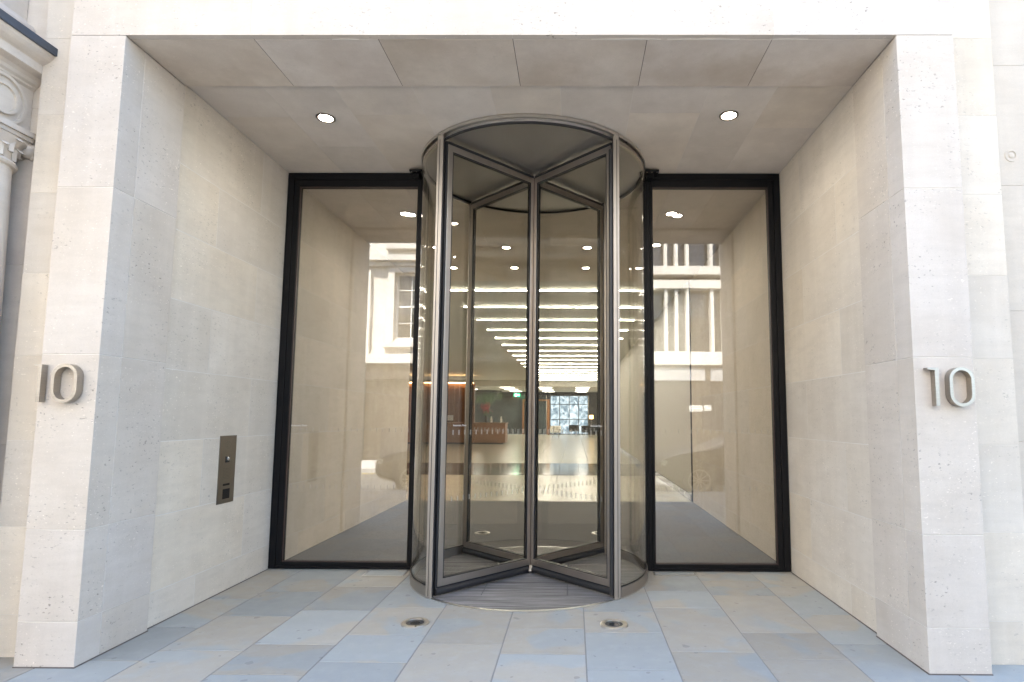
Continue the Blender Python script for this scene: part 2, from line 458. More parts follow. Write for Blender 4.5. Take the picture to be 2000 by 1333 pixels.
# setback strips on both sides of the piers
mb = MB(); zz = [0, .255, .79, 1.33, 1.878, 2.42, 2.965, 3.51, 4.055, 4.6, 5.7, 7.25]
for x0, x1 in ((-3.215, PL - .004), (PR + .004, 3.226)):
    mb = MB()
    for z0, z1 in zip(zz[:-1], zz[1:]):
        mb.tint(); mb.box(x0, -2.15, z0 + G * .6, x1, -1.9, z1 - G * .6)
    sb = mb.build('setback_wall', M['wall'], bld, bevel=.001)
    MB().box(x0 + .003, -2.148, 0, x1 - .003, -1.92, 7.2).build('mortar_joint', M['mortar'], sb)
# the mass of the building above and beside the recess, and its roof
mb = MB(); mb.box(-3.21, -1.9, 4.2, 3.22, 12, 7.23).box(-3.21, -1.69, 0, XL - .055, 4.0, 4.2).box(XR + .055, -1.69, 0, 3.22, 4.0, 4.2)
mb.box(PL + .01, -2.245, 4.075, PR - .01, -1.9, 7.21)
mb.box(PL + .01, YS + .003, 4.07, PR - .01, -1.69, 4.21)
mb.build('wall', M['cream'], bld)
# vestibule ceiling with the bulkhead towards the lobby
mb = MB()
for a, b in zip(cx[:-1], cx[1:]):
    for p, q in ((.052, 1.9), (1.9, 3.3), (3.3, YV)):
        mb.tint(); mb.box(a + .001, p + .001, 3.985, b - .001, q - .001, 4.03)
vc = mb.build('vestibule_ceiling', M['ceiling'], bld)
MB().box(XL - .05, .053, 3.99, XR + .05, YV - .002, 4.05).build('mortar_joint', M['mortar'], vc)
# lobby shell
LBX0, LBY1 = -12.5, 44.0
mb = MB()
mb.box(LBX0, YV + .001, 4.04, XR + 6, 34.6, 4.2)
mb.build('lobby_ceiling', M['lobby_ceiling'], bld)
MB().box(LBX0, 34.6, 3.62, XR + 6, LBY1, 4.2).build('lobby_ceiling', M['lobby_ceiling'], bld)
mb = MB()
mb.box(XR, YV + .03, .12, XR + .2, LBY1, 4.04)
mb.box(LBX0 - .2, YV, 0, LBX0, LBY1, 4.04)
mb.box(LBX0, YV - .2, 0, XL - .06, YV, 4.04)
for y in (9.2, 13.8, 18.4, 23, 27.6, 32.2): mb.box(XR - .012, y, .12, XR + .01, y + 4.56, 3.9)
lw = mb.build('lobby_wall', M['cream'], bld)
MB().box(XR - .03, YV + .03, .004, XR + .1, LBY1, .12).build('skirting', M['grey_stone'], lw)
MB().box(XR - .02, YV, 0, XR + .2, YV + .028, 4.0).build('dark_joint', M['dark'], lw)
# far glazed wall of the lobby
fw = MB().box(LBX0, LBY1, 0, XR + 6, LBY1 + .3, .02)
for x0, x1, z0, z1 in ((LBX0, XR + 6, 3.34, 3.62), (-1.95, -1.62, 0, 3.34), (1.66, XR + 1, 0, 3.34)): fw.box(x0, LBY1, z0, x1, LBY1 + .3, z1)
fwo = fw.build('end_wall', M['dark'], bld)
MB().box(-8.6, LBY1 - .05, .03, -1.96, LBY1 + .02, 3.33).build('end_glazing', m_plain('dim_far_glazing', (.07, .085, .09), .08, vary=.5, scale=.6), bld)
mb = MB().box(-4.0, LBY1 - .12, 2.85, -1.66, LBY1 - .06, 3.0).box(-4.0, LBY1 - .12, 0, -3.85, LBY1 - .06, 2.85).box(-1.9, LBY1 - .12, 0, -1.66, LBY1 - .06, 2.85)
mb.build('timber_door_frame', M['wood'], bld, bevel=.004)
# far courtyard window: outdoor daylight is painted as a glow on its pane
wf = MB()
for x in (-1.62, -.82, .0, .82, 1.62): wf.box(x - .03, LBY1 + .02, .02, x + .03, LBY1 + .1, 3.33)
for z in (.02, 1.25, 2.55, 3.28): wf.box(-1.6, LBY1 + .03, z, 1.6, LBY1 + .09, z + .05)
wfo = wf.build('window', M['dark'], bld)
k = NT('far_daylight_glow'); k.n.remove(k.b)
mp = k.pos((1, 1, .8)); n = k.add('ShaderNodeTexNoise', i_Scale=2.2, i_Detail=6, i_Roughness=.7, i_Distortion=1.5); k.link(mp.outputs[0], n.inputs['Vector'])
e = k.add('ShaderNodeEmission'); k.link(k.mix(k.ramp(n.outputs['Fac'], .42, .66), (.10, .16, .22), (.75, .88, 1.0)), e.inputs[0]); e.inputs[1].default_value = .5
k.link(e.outputs[0], k.out.inputs[0])
MB().box(-1.6, LBY1 + .11, .03, 1.6, LBY1 + .13, 3.3).build('pane', k.m, wfo)

# ------------------------------------------------------------------ floors
def slabs(mb, X, ys, top=0.0, th=.05):
    for a, b in zip(ys[:-1], ys[1:]):
        mb.tint(); mb.box(X[0] + .0042, a + .0042, top - th, X[1] - .0042, b - .0042, top)
mb = MB()
colx = [-.05 + .545 * i for i in range(-26, 27)]
known = {-2.23: [-.769, -1.382, -2.022], -1.685: [-.607, -1.244, -1.912], -1.14: [-1.161, -1.74, -2.181, -.5], -.595: [-1.891, -.9], -.05: [-1.594, -2.04, -.7],
         .495: [-1.224, -1.661, -2.261, -.6], 1.04: [-.683, -1.128, -1.988], 1.585: [-.356, -.787, -1.65, -2.096], 2.13: [-.508, -1.263, -1.843], -2.775: [-.975, -1.624, -2.178]}
for i, x in enumerate(colx[:-1]):
    kk = [v for q, v in known.items() if abs(q - x) < .01]
    y = -2.3; ys = [.02]
    if kk: ys += sorted(kk[0], reverse=True); y = ys[-1]
    elif x < -3.2 or x > 3.1: ys = [-2.0]; y = -2.0
    while y > -5.85:
        y -= random.choice([.45, .6, .75, .9, 1.05]); ys.append(max(y, -6.0))
    if ys[-1] > -6.0: ys[-1] = -6.0
    slabs(mb, (x, colx[i + 1]), ys[::-1])
pv = struct('pavement', mb, M['pave'], bevel=.002)
g1 = struct('paving_bed', MB().box(colx[0], -6.0, -.2, colx[-1], .02, -.003), M['grout'])
struct('kerb', MB().box(-60, -6.16, -.25, 60, -6.003, -.002).box(-60, -11.15, -.25, 60, -11.0, -.002), M['kerb'], bevel=.01)
struct('road', MB().box(-120, -120, -.5, 120, 120, -.13), M['road'])
struct('far_pavement', MB().box(-60, -14.6, -.2, 60, -11.153, -.004).box(-60, -6.0, -.2, colx[0] - .005, -1.8, -.004).box(colx[-1] + .005, -6.0, -.2, 60, -1.8, -.004), m_plain('grey_paving', (.42, .41, .39), .8, vary=.12, scale=2))
struct('road_marking', MB().box(-40, -6.48, -.128, 40, -6.40, -.124).box(-40, -10.8, -.128, 40, -10.7, -.124), m_plain('yellow_line', (.65, .48, .08), .7))
struct('carpet', MB().box(XL + .001, .02, -.02, XR - .001, YV, .004), M['carpet'])
struct('floor', MB().box(LBX0, YV + .002, -.02, XR + 6, LBY1, .002), M['marble'])
struct('floor_band', MB().box(LBX0, 9.2, -.01, XR, 13.0, .006), M['grey_stone'])

# ------------------------------------------------------------------ revolving door
rd = thing('revolving_door', (DC[0], DC[1], 0), 'tall cylindrical revolving door with bronze grey frames and four glazed wings', 'revolving door')
# canopy
cn = MB().sector(DC, 0.0005, 1.085, 0, 2 * PI, 3.968, 4.0, 96).build('canopy', M['canopy'], rd)
MB().sector(DC, 1.086, 1.125, 0, 2 * PI, 3.982, 4.010, 96).build('rim', M['rim_metal'], cn, smooth=True)
MB().sector(DC, 1.078, 1.085, 0, 2 * PI, 3.945, 3.967, 96).build('gasket', M['rubber'], cn, smooth=True)
fl = MB().cyl((DC[0], DC[1]), 1.10, .0, .006, 96).build('mat', M['mat'], rd)
MB().sector(DC, 1.101, 1.122, 0, 2 * PI, .0, .008, 96).build('threshold_ring', M['rim_metal'], fl, smooth=True)
MB().box(-.9, .36 + DC[1] - .005, .004, .9, .36 + DC[1] + .003, .0075).box(-.9, -.36 + DC[1] - .003, .004, .9, -.36 + DC[1] + .005, .0075).box(-.36, -.85, .004, -.354, .7, .0077).box(.36, -.85, .004, .366, .7, .0077).build('mat_joint', M['dark'], fl)
A0, A1 = R(46.5), R(133.5)
for sg in (-1, 1):
    a0, a1 = (A0, A1) if sg > 0 else (-A1, -A0)
    cg = MB().sector(DC, 1.095, 1.107, a0, a1, .09, 3.95, 64).build('curved_glass', M['bronze_glass'], rd, smooth=True)
    br = MB().sector(DC, 1.083, 1.121, a0, a1, .006, .088, 64).build('base_ring', M['steel'], rd, smooth=True)
    MB().sector(DC, 1.088, 1.114, a0, a1, .088, .098, 64).build('gasket', M['rubber'], br, smooth=True)
    MB().sector(DC, 1.087, 1.117, a0, a1, 3.925, 3.955, 64).build('head_ring', M['steel'], rd, smooth=True)
    for a, nm in ((A0 - R(1.6), 0), (A1 + R(1.6), 1)):
        x = DC[0] + sg * 1.103 * math.sin(a); y = DC[1] - 1.103 * math.cos(a)
        ang = -math.atan2(math.sin(a) * sg, math.cos(a)) * 0
        mbp = MB().obox((x, y), 0, .026, .034, .006, 3.99)
        po = mbp.build('post', M['post' if nm == 0 else 'steel'], rd, bevel=.004)
        # two shallow grooves and the black brush strip on the opening side
        MB().obox((x - sg * .0295, y), 0, .0035, .012, .01, 3.95).build('brush_strip', M['rubber'], po)
        MB().obox((x + sg * .004, y - .0345 if nm == 0 else y + .0345), 0, .003, .0015, .02, 3.94).build('groove', M['dark'], po)
    x = DC[0] + sg * 1.122
    MB().box(x - .004 * sg - .006, -.055, .01, x - .004 * sg + .006, -.03, 3.95).build('slim_mullion', M['steel'], rd, bevel=.002)
# centre shaft
sh = MB().obox(DC, R(45), .016, .016, .08, 3.93).build('shaft', M['rubber'], rd)
MB().lathe((DC[0], DC[1], 0), [(.012, 3.925), (.028, 3.928), (.03, 3.934), (.028, 3.941), (.012, 3.944), (.012, 3.95), (.024, 3.952), (.024, 3.96), (.014, 3.963), (.014, 3.9675)], 20).build('pivot', M['steel_light'], sh, smooth=True)
MB().cyl(DC, .05, .006, .03).build('floor_pivot', M['rubber'], sh)
def make_wing(ang, first):
    u = (math.sin(ang), -math.cos(ang)); ax = math.atan2(u[1], u[0])
    def pt(r, t=0): return (DC[0] + u[0] * r - u[1] * t, DC[1] + u[1] * r + u[0] * t)
    mb = MB()
    def seg(r0, r1, z0, z1, ht): mb.obox(pt((r0 + r1) / 2), ax, (r1 - r0) / 2, ht, z0, z1)
    Z0, Z1 = .085, 3.915
    seg(.024, .062, Z0, Z1, .022)            # inner stile
    seg(1.008, 1.056, Z0, Z1, .022)          # outer stile
    seg(.0622, 1.0078, Z1 - .056, Z1, .022)   # top rail
    seg(.0622, 1.0078, Z0, Z0 + .058, .022)   # bottom rail
    w = mb.build('wing', M['steel'], rd, bevel=.003)
    MB().obox(pt(.531), ax, .478, .005, Z0 + .052, Z1 - .05).build('pane', M['bronze_glass'], w)
    # black glazing gasket round the pane
    g = MB()
    for t in (-.0125, .0125):
        g.obox(pt(.066, t), ax, .0042, .0065, Z0 + .059, Z1 - .057); g.obox(pt(1.0036, t), ax, .0042, .0065, Z0 + .059, Z1 - .057)
        g.obox(pt(.531, t), ax, .464, .0065, Z0 + .0585, Z0 + .067); g.obox(pt(.531, t), ax, .464, .0065, Z1 - .065, Z1 - .0565)
    g.build('gasket', M['rubber'], w)
    s = MB(); s.obox(pt(.54), ax, .515, .018, 3.917, 3.943); s.obox(pt(1.0655), ax, .0085, .012, .07, 3.94)
    s.obox(pt(.02), ax, .003, .018, .09, 3.915)
    s.build('brush_seal', M['rubber'], w)
    s = MB(); n = 12
    b0, b1 = pt(.05), pt(1.07)
    s.tube((b0[0], b0[1], .045), (b1[0], b1[1], .045), .032, 14)
    s.obox(pt(.55), ax, .5, .014, .07, .084)
    s.build('bumper', M['rubber'], w, smooth=True)
    if abs(ang - R(45)) < .1 or 0:
        s = MB(); q0 = pt(1.072, -.036); s.tube((q0[0], q0[1], .03), (q0[0], q0[1], 3.86), .019, 14)
        s.build('edge_bumper', M['rubber'], w, smooth=True)
    # frosted manifestation dashes in two rows
    d = MB()
    for z in (.77, 1.335):
        r = .12
        while r < .97:
            c = pt(r, .0058); d.obox(c, ax, .0016, .0006, z, z + .042)
            c = pt(r, -.0058); d.obox(c, ax, .0016, .0006, z, z + .042); r += .062
    d.build('glass_marks', M['frost'], w)
    sc = MB()
    for r in (.085, .11):
        for z in (Z0 + .033, Z1 - .03):
            for t in (-.0225, .0225):
                c = pt(r + .02, t); sc.obox(c, ax, .003, .001, z - .003, z + .003)
    sc.build('screw', M['steel_light'], w)
    return w
wings = [make_wing(R(a), i == 0) for i, a in enumerate((-43.5, 46.5 - 1.5, 136.5, 226.5))]

def text_obj(body, size, loc, rot, name, mat, parent, depth=.0006, mirror=False):
    cu = bpy.data.curves.new(name, 'FONT'); cu.body = body; cu.size = size; cu.extrude = depth
    o = bpy.data.objects.new('tmp', cu); COL.objects.link(o)
    dg = bpy.context.evaluated_depsgraph_get(); me = bpy.data.meshes.new_from_object(o.evaluated_get(dg))
    bpy.data.objects.remove(o); me.materials.clear(); me.materials.append(mat)
    t = bpy.data.objects.new(name, me); COL.objects.link(t); t.parent = parent
    t.location = Vector(loc) - wloc(parent); t.rotation_euler = rot
    if mirror:
        for v in me.vertices: v.co.x = -v.co.x
        me.flip_normals()
    return t
def wing_text(w, ang, r, z, mirror=False):
    u = (math.sin(ang), -math.cos(ang)); ax = math.atan2(u[1], u[0])
    sd = -1 if u[0] < 0 else 1
    rot = ax if u[0] > 0 else ax + PI
    nx, ny = math.sin(rot), -math.cos(rot)
    text_obj('Automatic Door', .021, (DC[0] + u[0] * r + nx * .0062, DC[1] + u[1] * r + ny * .0062, z), (PI / 2, 0, rot), 'lettering', M['lettering'], w, .0004, mirror)
wing_text(wings[0], R(-43.5), .93, 1.41)
wing_text(wings[1], R(45), .80, 1.41)

# ------------------------------------------------------------------ black framed side doors
def side_door(x0, x1, inner, label):
    """x0<x1; inner = drum side x"""
    t = thing('glass_door', ((x0 + x1) / 2, 0, 0), label, 'door', 'black framed glass doors beside the drum')
    d = inner
    xa, xb = (x0, x1)
    wi, wo = .070, .118
    la, lb = (wo, wi) if d == xb else (wi, wo)
    f = MB()
    T, B = HC - .001, .006
    f.box(xa, -.05, B, xa + la * .55, .05, T).box(xb - lb * .55, -.05, B, xb, .05, T)
    f.box(xa + la * .55, -.05, T - .065, xb - lb * .55, .05, T).box(xa + la * .55, -.05, B, xb - lb * .55, .05, B + .022)
    fo = f.build('frame', M['black'], t, bevel=.003)
    s = MB(); a, b = xa + la * .55 + .003, xb - lb * .55 - .003; top = T - .068; bot = B + .025
    zt, zb = 3.878, .066
    s.box(a, -.043, bot, xa + la, .043, top).box(xb - lb, -.043, bot, b, .043, top)
    s.box(xa + la, -.043, zt, xb - lb, .043, top).box(xa + la, -.043, bot, xb - lb, .043, zb)
    so_ = s.build('sash', M['black'], t, bevel=.003)
    MB().box(xa + la - .006, -.007, zb - .006, xb - lb + .006, .007, zt + .006).build('pane', M['glass'], t)
    bd = MB()
    bd.box(xa + la, -.022, zb, xa + la + .006, -.008, zt).box(xb - lb - .006, -.022, zb, xb - lb, -.008, zt).box(xa + la + .006, -.022, zt - .006, xb - lb - .006, -.008, zt).box(xa + la + .006, -.022, zb, xb - lb - .006, -.008, zb + .006)
    bd.build('glazing_bead', m_plain('brown_bead', (.06, .035, .03), .5), so_)
    # filler between door and drum
    if d == xb: MB().box(xb + .001, -.045, .01, xb + .028, .045, 3.94).build('filler', M['black'], t)
    else: MB().box(xa - .022, -.045, .01, xa - .001, .045, 3.94).build('filler', M['black'], t)
    # pivot bracket under the ceiling
    sg = -1 if d == xb else 1
    bx = d + sg * .05
    br = MB().box(bx - .07, -.20, 3.975, bx + .07, -.052, 3.996).box(bx - .045, -.15, 3.93, bx + .02, -.052, 3.975).build('bracket', M['black'], t, bevel=.004)
    bo = MB()
    for q in (-.05, 0, .05): bo.cyl((bx + q, -.18), .007, 3.971, 3.9755, 10)
    bo.build('bolt', M['steel'], br)
    dm = MB(); x = xa + la + .05
    while x < xb - lb - .03:
        for z in (.77, 1.335): dm.box(x, -.0085, z, x + .003, -.0074, z + .042)
        x += .064
    dm.build('glass_marks', m_plain('faint_mark', (.42, .40, .36), .6), t)
    return t
dl = side_door(XL, -1.150, -1.150, 'left black framed glass door with small white lettering at its edge')
dr = side_door(1.148, XR, 1.148, 'right black framed glass door between drum and right stone wall')
text_obj('Automatic Door', .024, (-2.437, -.0085, 1.39), (PI / 2, 0, 0), 'lettering', M['lettering'], dl, .0004)

# floor closer plates
for x0, x1, y0, y1, lb in ((-1.572, -1.185, -.285, -.055, 'steel edged floor plate in paving before left door'), (1.185, 1.592, -.20, -.055, 'steel edged floor plate in paving before right door')):
    t = thing('floor_plate', ((x0 + x1) / 2, (y0 + y1) / 2, 0), lb, 'floor plate', 'floor plates in front of the side doors')
    f = MB(); w = .009
    f.box(x0, y0, 0, x1, y0 + w, .006).box(x0, y1 - w, 0, x1, y1, .006).box(x0, y0 + w, 0, x0 + w, y1 - w, .006).box(x1 - w, y0 + w, 0, x1, y1 - w, .006)
    f.build('edge_trim', M['rim_metal'], t)
    mb = MB(); mb.tint(); mb.box(x0 + w + .002, y0 + w + .002, -.001, x1 - w - .002, y1 - w - .002, .004); mb.build('inset', M['pave'], t)

# ------------------------------------------------------------------ downlights
def downlight(x, y, z, label, power, group):
    t = thing('downlight', (x, y, z), label, 'downlight', group)
    MB().sector((x, y), .060, .080, 0, 2 * PI, z - .007, z + .001, 32).build('trim_ring', M['panel'], t, smooth=True)
    MB().cyl((x, y), .0575, z - .0035, z + .0005, 28).build('lens', M['lamp'], t)
    if power: lamp('lamp', 'AREA', (x, y, z - .012), power, t, size=.1, spread=R(140))
    return t
downlight(-1.705, -1.171, HC, 'round lit downlight in recess ceiling above left door', .8, 'round downlights in the recess ceiling')
downlight(1.703, -1.215, HC, 'round lit downlight in recess ceiling above right door', .8, 'round downlights in the recess ceiling')
ip = [(-1.62, 1.10, 'downlight over the vestibule just inside the left door'), (1.60, 1.05, 'downlight over the vestibule just inside the right door'),
      (-.595, 2.49, 'nearer downlight seen left of the door shaft'), (.601, 2.49, 'nearer downlight seen right of the door shaft'),
      (-.592, 3.655, 'farther downlight seen left of the door shaft'), (.602, 3.655, 'farther downlight seen right of the door shaft'),
      (-1.62, 2.49, 'middle downlight along the left vestibule wall'), (1.60, 2.35, 'middle downlight along the right vestibule wall'),
      (-1.62, 3.67, 'inmost downlight along the left vestibule wall'), (1.50, 3.67, 'inmost downlight along the right vestibule wall')]
for x, y, lb in ip: downlight(x, y, 3.985, 'lit ' + lb, .85, 'round downlights in the vestibule ceiling')

# in-floor lights
def floor_light(x, y, z, label, group):
    t = thing('floor_light', (x, y, z), label, 'floor light', group)
    MB().sector((x, y), .066, .100, 0, 2 * PI, z, z + .008, 40).sector((x, y), .070, .096, 0, 2 * PI, z + .008, z + .0105, 40).build('bezel', M['rim_metal'], t, smooth=True)
    MB().sector((x, y), .038, .0645, 0, 2 * PI, z + .001, z + .005, 32).build('inner_ring', M['dark'], t, smooth=True)
    MB().cyl((x, y), .037, z + .0008, z + .003, 28).build('lens', M['wglass'], t)
    return t
floor_light(-.731, -1.512, 0, 'round steel floor light in paving, left of the door mat', 'floor lights in the paving')
floor_light(.709, -1.512, 0, 'round steel floor light in paving, right of the door mat', 'floor lights in the paving')
floor_light(-.755, 1.74, .004, 'round floor light in dark carpet behind left wing', 'floor lights in the carpet')
floor_light(.745, 1.76, .004, 'round floor light in dark carpet behind right wing', 'floor lights in the carpet')

# ------------------------------------------------------------------ intercom panel
ic = thing('intercom_panel', (XL, -.833, 1.035), 'tall bronze intercom panel with camera and card reader on left recess wall', 'intercom')
y0, y1, z0, z1 = -.952, -.714, .748, 1.322
MB().box(XL + .0003, y0, z0, XL + .005, y1, z1).build('plate', M['panel'], ic, bevel=.0008)
def pz(v): return z1 + (z0 - z1) * v
def py(u): return y0 + (y1 - y0) * u
X5 = XL + .0052
ca = MB().box(X5, py(.36), pz(.40), X5 + .002, py(.62), pz(.31)).build('camera', M['wglass'], ic)
MB().ball((X5 + .004, py(.52), pz(.345)), .014, 12, (.5, 1, 1)).build('lens', M['steel_light'], ca, smooth=True)
g = MB()
for i in range(7):
    n = [3, 5, 6, 6, 5, 4, 2][i]
    for j in range(n):
        yy = py(.5) + (j - (n - 1) / 2) * .016; zz_ = pz(.09 + .017 * i); g.box(X5, yy - .003, zz_ - .002, X5 + .0006, yy + .003, zz_ + .002)
g.build('speaker_grille', M['dark'], ic)
g = MB()
for i in range(8):
    for j in range(6):
        yy = py(.30 + .08 * j); zz_ = pz(.49 + .021 * i); g.box(X5, yy - .004, zz_ - .0012, X5 + .0005, yy + .004, zz_ + .0012)
g.build('engraved_lines', M['dark'], ic)
MB().box(X5, py(.30), pz(.742), X5 + .0012, py(.70), pz(.712)).build('slot', M['black'], ic)
MB().box(X5, py(.31), pz(.935), X5 + .003, py(.72), pz(.79)).build('card_reader', M['black'], ic, bevel=.001)

# ------------------------------------------------------------------ house numbers
def stadium(cx_, cz_, w, h, n=16):
    r = w / 2; P = []
    for i in range(n + 1): a = PI * i / n; P.append((cx_ + r * math.cos(a), cz_ + h / 2 - r + r * math.sin(a)))
    for i in range(n + 1): a = PI + PI * i / n; P.append((cx_ + r * math.cos(a), cz_ - h / 2 + r + r * math.sin(a)))
    return P
def number(x1l, xst0, xst1, x0l, x0r, label):
    t = thing('house_number', ((x1l + x0r) / 2, YF, 1.69), label, 'house number', 'steel house numbers on the piers')
    fn = lambda u, v, d: (u, d, v)
    zb, zt = 1.570, 1.803
    MB().prism([(xst0, zb), (xst1, zb), (xst1, zt), (x1l, zt), (x1l, zt - .012), (xst0, zt - .016)], fn, YF - .046, YF - .004).build('digit', M['number'], t, bevel=.0012)
    cx_, cz_ = (x0l + x0r) / 2, (zb + zt) / 2
    MB().ringprism(stadium(cx_, cz_, x0r - x0l, zt - zb + .006), stadium(cx_, cz_, x0r - x0l - .038, zt - zb - .032), fn, YF - .052, YF - .004).build('digit', M['number'], t, smooth=True)
number(-2.905, -2.878, -2.856, -2.787, -2.627, 'raised steel number 10 on the left pier')
number(2.560, 2.604, 2.628, 2.688, 2.838, 'raised steel number 10 on the right pier')

# ------------------------------------------------------------------ neighbouring buildings
nb = thing('neighbouring_building', (-3.6, -2.07, 0), 'older ornate stone building at left edge with cornice, roundel and carved column', 'building')
mb = MB(); zz = [0, .3, 1.3, 2.5, 3.6, 4.6, 5.8, 7.15]
for z0, z1 in zip(zz[:-1], zz[1:]): mb.tint((.5, .3, random.random())); mb.box(-20, -2.07, z0 + .001, -3.219, -.5, z1 - .001)
mb.build('wall', M['old'], nb)
fy = lambda u, v, d: (u, d, v)
# entablature flank, running out towards the street
prof = [(-3.9, 3.40), (-3.335, 3.40), (-3.335, 3.715), (-3.318, 3.728), (-3.318, 3.74), (-3.300, 3.752), (-3.292, 3.772), (-3.272, 3.79), (-3.212, 3.80), (-3.212, 3.858), (-3.204, 3.862),
        (-3.19, 3.868), (-3.165, 3.885), (-3.145, 3.905), (-3.137, 3.928), (-3.137, 3.97), (-3.34, 4.03), (-3.9, 4.03)]
mb = MB(); mb.ct = (.55, .35, .3); mb.prism(prof, fy, -3.4, -2.072)
en = mb.build('cornice', M['old'], nb, bevel=.003)
MB().prism([(-3.139, 3.926), (-3.120, 3.926), (-3.120, 3.979), (-3.345, 4.045), (-3.345, 4.032), (-3.139, 3.972)], fy, -3.42, -2.075).build('lead_flashing', M['lead'], en)
fr = MB(); fr.ct = (.6, .3, .6)
fn = lambda u, v, d: (d, u, v)
cir = lambda r, n=40: [(-2.285 + r * math.cos(2 * PI * i / n), 3.56 + r * math.sin(2 * PI * i / n)) for i in range(n)]
fr.ringprism(cir(.165), cir(.145), fn, -3.336, -3.318).ringprism(cir(.105), cir(.085), fn, -3.336, -3.312).prism(cir(.084), fn, -3.336, -3.326)
fr.build('roundel', M['old'], en, smooth=True)
ub = MB(); ub.ct = (.5, .3, .8)
ub.prism([(-3.9, 4.05), (-3.36, 4.05), (-3.36, 4.16), (-3.375, 4.19), (-3.41, 4.20), (-3.43, 4.24), (-3.43, 5.6), (-3.9, 5.6)], fy, -2.95, -2.074)
ub.build('upper_plinth', M['old'], nb, bevel=.004)
cc = (-3.51, -2.31)
cl = MB(); cl.ct = (.7, .2, .2)
cl.lathe((cc[0], cc[1], 0), [(.30, 0), (.30, .12), (.275, .14), (.285, .2), (.26, .26), (.252, .9), (.250, 1.6), (.240, 2.4), (.226, 3.10), (.226, 3.115), (.245, 3.12), (.254, 3.135), (.245, 3.15), (.228, 3.155)], 48)
co = cl.build('column', M['old'], nb, smooth=True)
cp = MB(); cp.ct = (.55, .3, .9)
cp.lathe((cc[0], cc[1], 0), [(.225, 3.155), (.235, 3.22), (.262, 3.27), (.285, 3.30)], 40)
for s0, za, zb_ in ((.300, 3.30, 3.335), (.318, 3.336, 3.362), (.335, 3.363, 3.399)):
    cp.box(cc[0] - s0, cc[1] - s0 * .9, za, -3.58 + s0 * .93, cc[1] + .22, zb_)
def leaf(mb, a, r0, z0, h, w, out):
    """a carved leaf: rises from the bell, curls outward, with a raised midrib and scalloped edge"""
    b = len(mb.v); n = 8; u = (math.cos(a), math.sin(a)); t = (-u[1], u[0])
    for i in range(n + 1):
        f = i / n; rr = r0 + out * f ** 2.4 + .006; z = z0 + h * (math.sin(f * PI * .62) / math.sin(PI * .62) if f < .8 else .985 - (f - .8) * .7)
        ww = w * math.sin(PI * (.18 + .76 * f)) * (1 + .22 * math.cos(i * PI))
        for q, dr in ((-1, 0), (-.5, .008), (0, .016), (.5, .008), (1, 0), (.5, -.01), (-.5, -.01)):
            mb.v.append((cc[0] + u[0] * (rr + dr) + t[0] * ww * q, cc[1] + u[1] * (rr + dr) + t[1] * ww * q, z))
    for i in range(n):
        for q in range(7):
            p = b + i * 7; mb.face([p + q, p + (q + 1) % 7, p + 7 + (q + 1) % 7, p + 7 + q])
    mb.face([b + q for q in range(7)]); mb.face([b + n * 7 + q for q in range(7)][::-1])
for i in range(12):
    leaf(cp, 2 * PI * i / 12, .226, 3.16, .075, .040, .045)
    leaf(cp, 2 * PI * (i + .5) / 12, .236, 3.205, .085, .036, .06)
for sx in (-1, 1):
    for sy in (-1, 1):
        c0 = (cc[0] - .05 + sx * .235, cc[1] + sy * .235)
        cp.ball((c0[0], c0[1], 3.285), .052, 14); cp.ball((c0[0] + .02 * sx, c0[1] + .02 * sy, 3.25), .034, 10); cp.ball((c0[0] + sx * .03, c0[1] + .0, 3.30), .03, 10)
cp.build('capital', M['old'], co, smooth=True)

rb = thing('adjoining_building', (5, -2.05, 0), 'pale smooth stone wall at right edge with small carved boss', 'building')
mb = MB(); zz = [0, .3, 1.35, 2.2, 3.05, 3.9, 4.6, 5.8, 7.15]
for z0, z1 in zip(zz[:-1], zz[1:]): mb.tint((.5, .4, random.random())); mb.box(3.23, -2.09, z0 + .0008, 20, -.5, z1 - .0008)
mb.build('wall', M['right'], rb, bevel=.001)
bs = MB(); bs.ct = (.5, .3, .2)
bs.ringprism([(3.352 + .043 * math.cos(2 * PI * i / 24), 3.26 + .043 * math.sin(2 * PI * i / 24)) for i in range(24)], [(3.352 + .03 * math.cos(2 * PI * i / 24), 3.26 + .03 * math.sin(2 * PI * i / 24)) for i in range(24)], fy, -2.094, -2.088)
bs.ball((3.352, -2.09, 3.26), .02, 12, (1, .3, 1))
bs.build('boss', M['right'], rb, smooth=True)

# ------------------------------------------------------------------ opposite side of the street (seen in the glass)
ob = thing('opposite_building', (-4, -14, 0), 'sunlit pale stone building reflected in the door glass, tall sash windows over dark shopfronts', 'building')
FY = -14.0
mb = MB()
wins = [-13.5, -10.6, -8.0, -5.3, -2.95, -.65, 1.7]
def fbox(mb, x0, y, z0, x1, y1, z1): mb.tint((.5, .4, random.random())); mb.box(x0, y, z0, x1, y1, z1)
edges = [-26]
for w in wins:
    for z0, z1 in ((3.95, 6.2), (7.4, 9.6), (10.6, 12.4)): pass
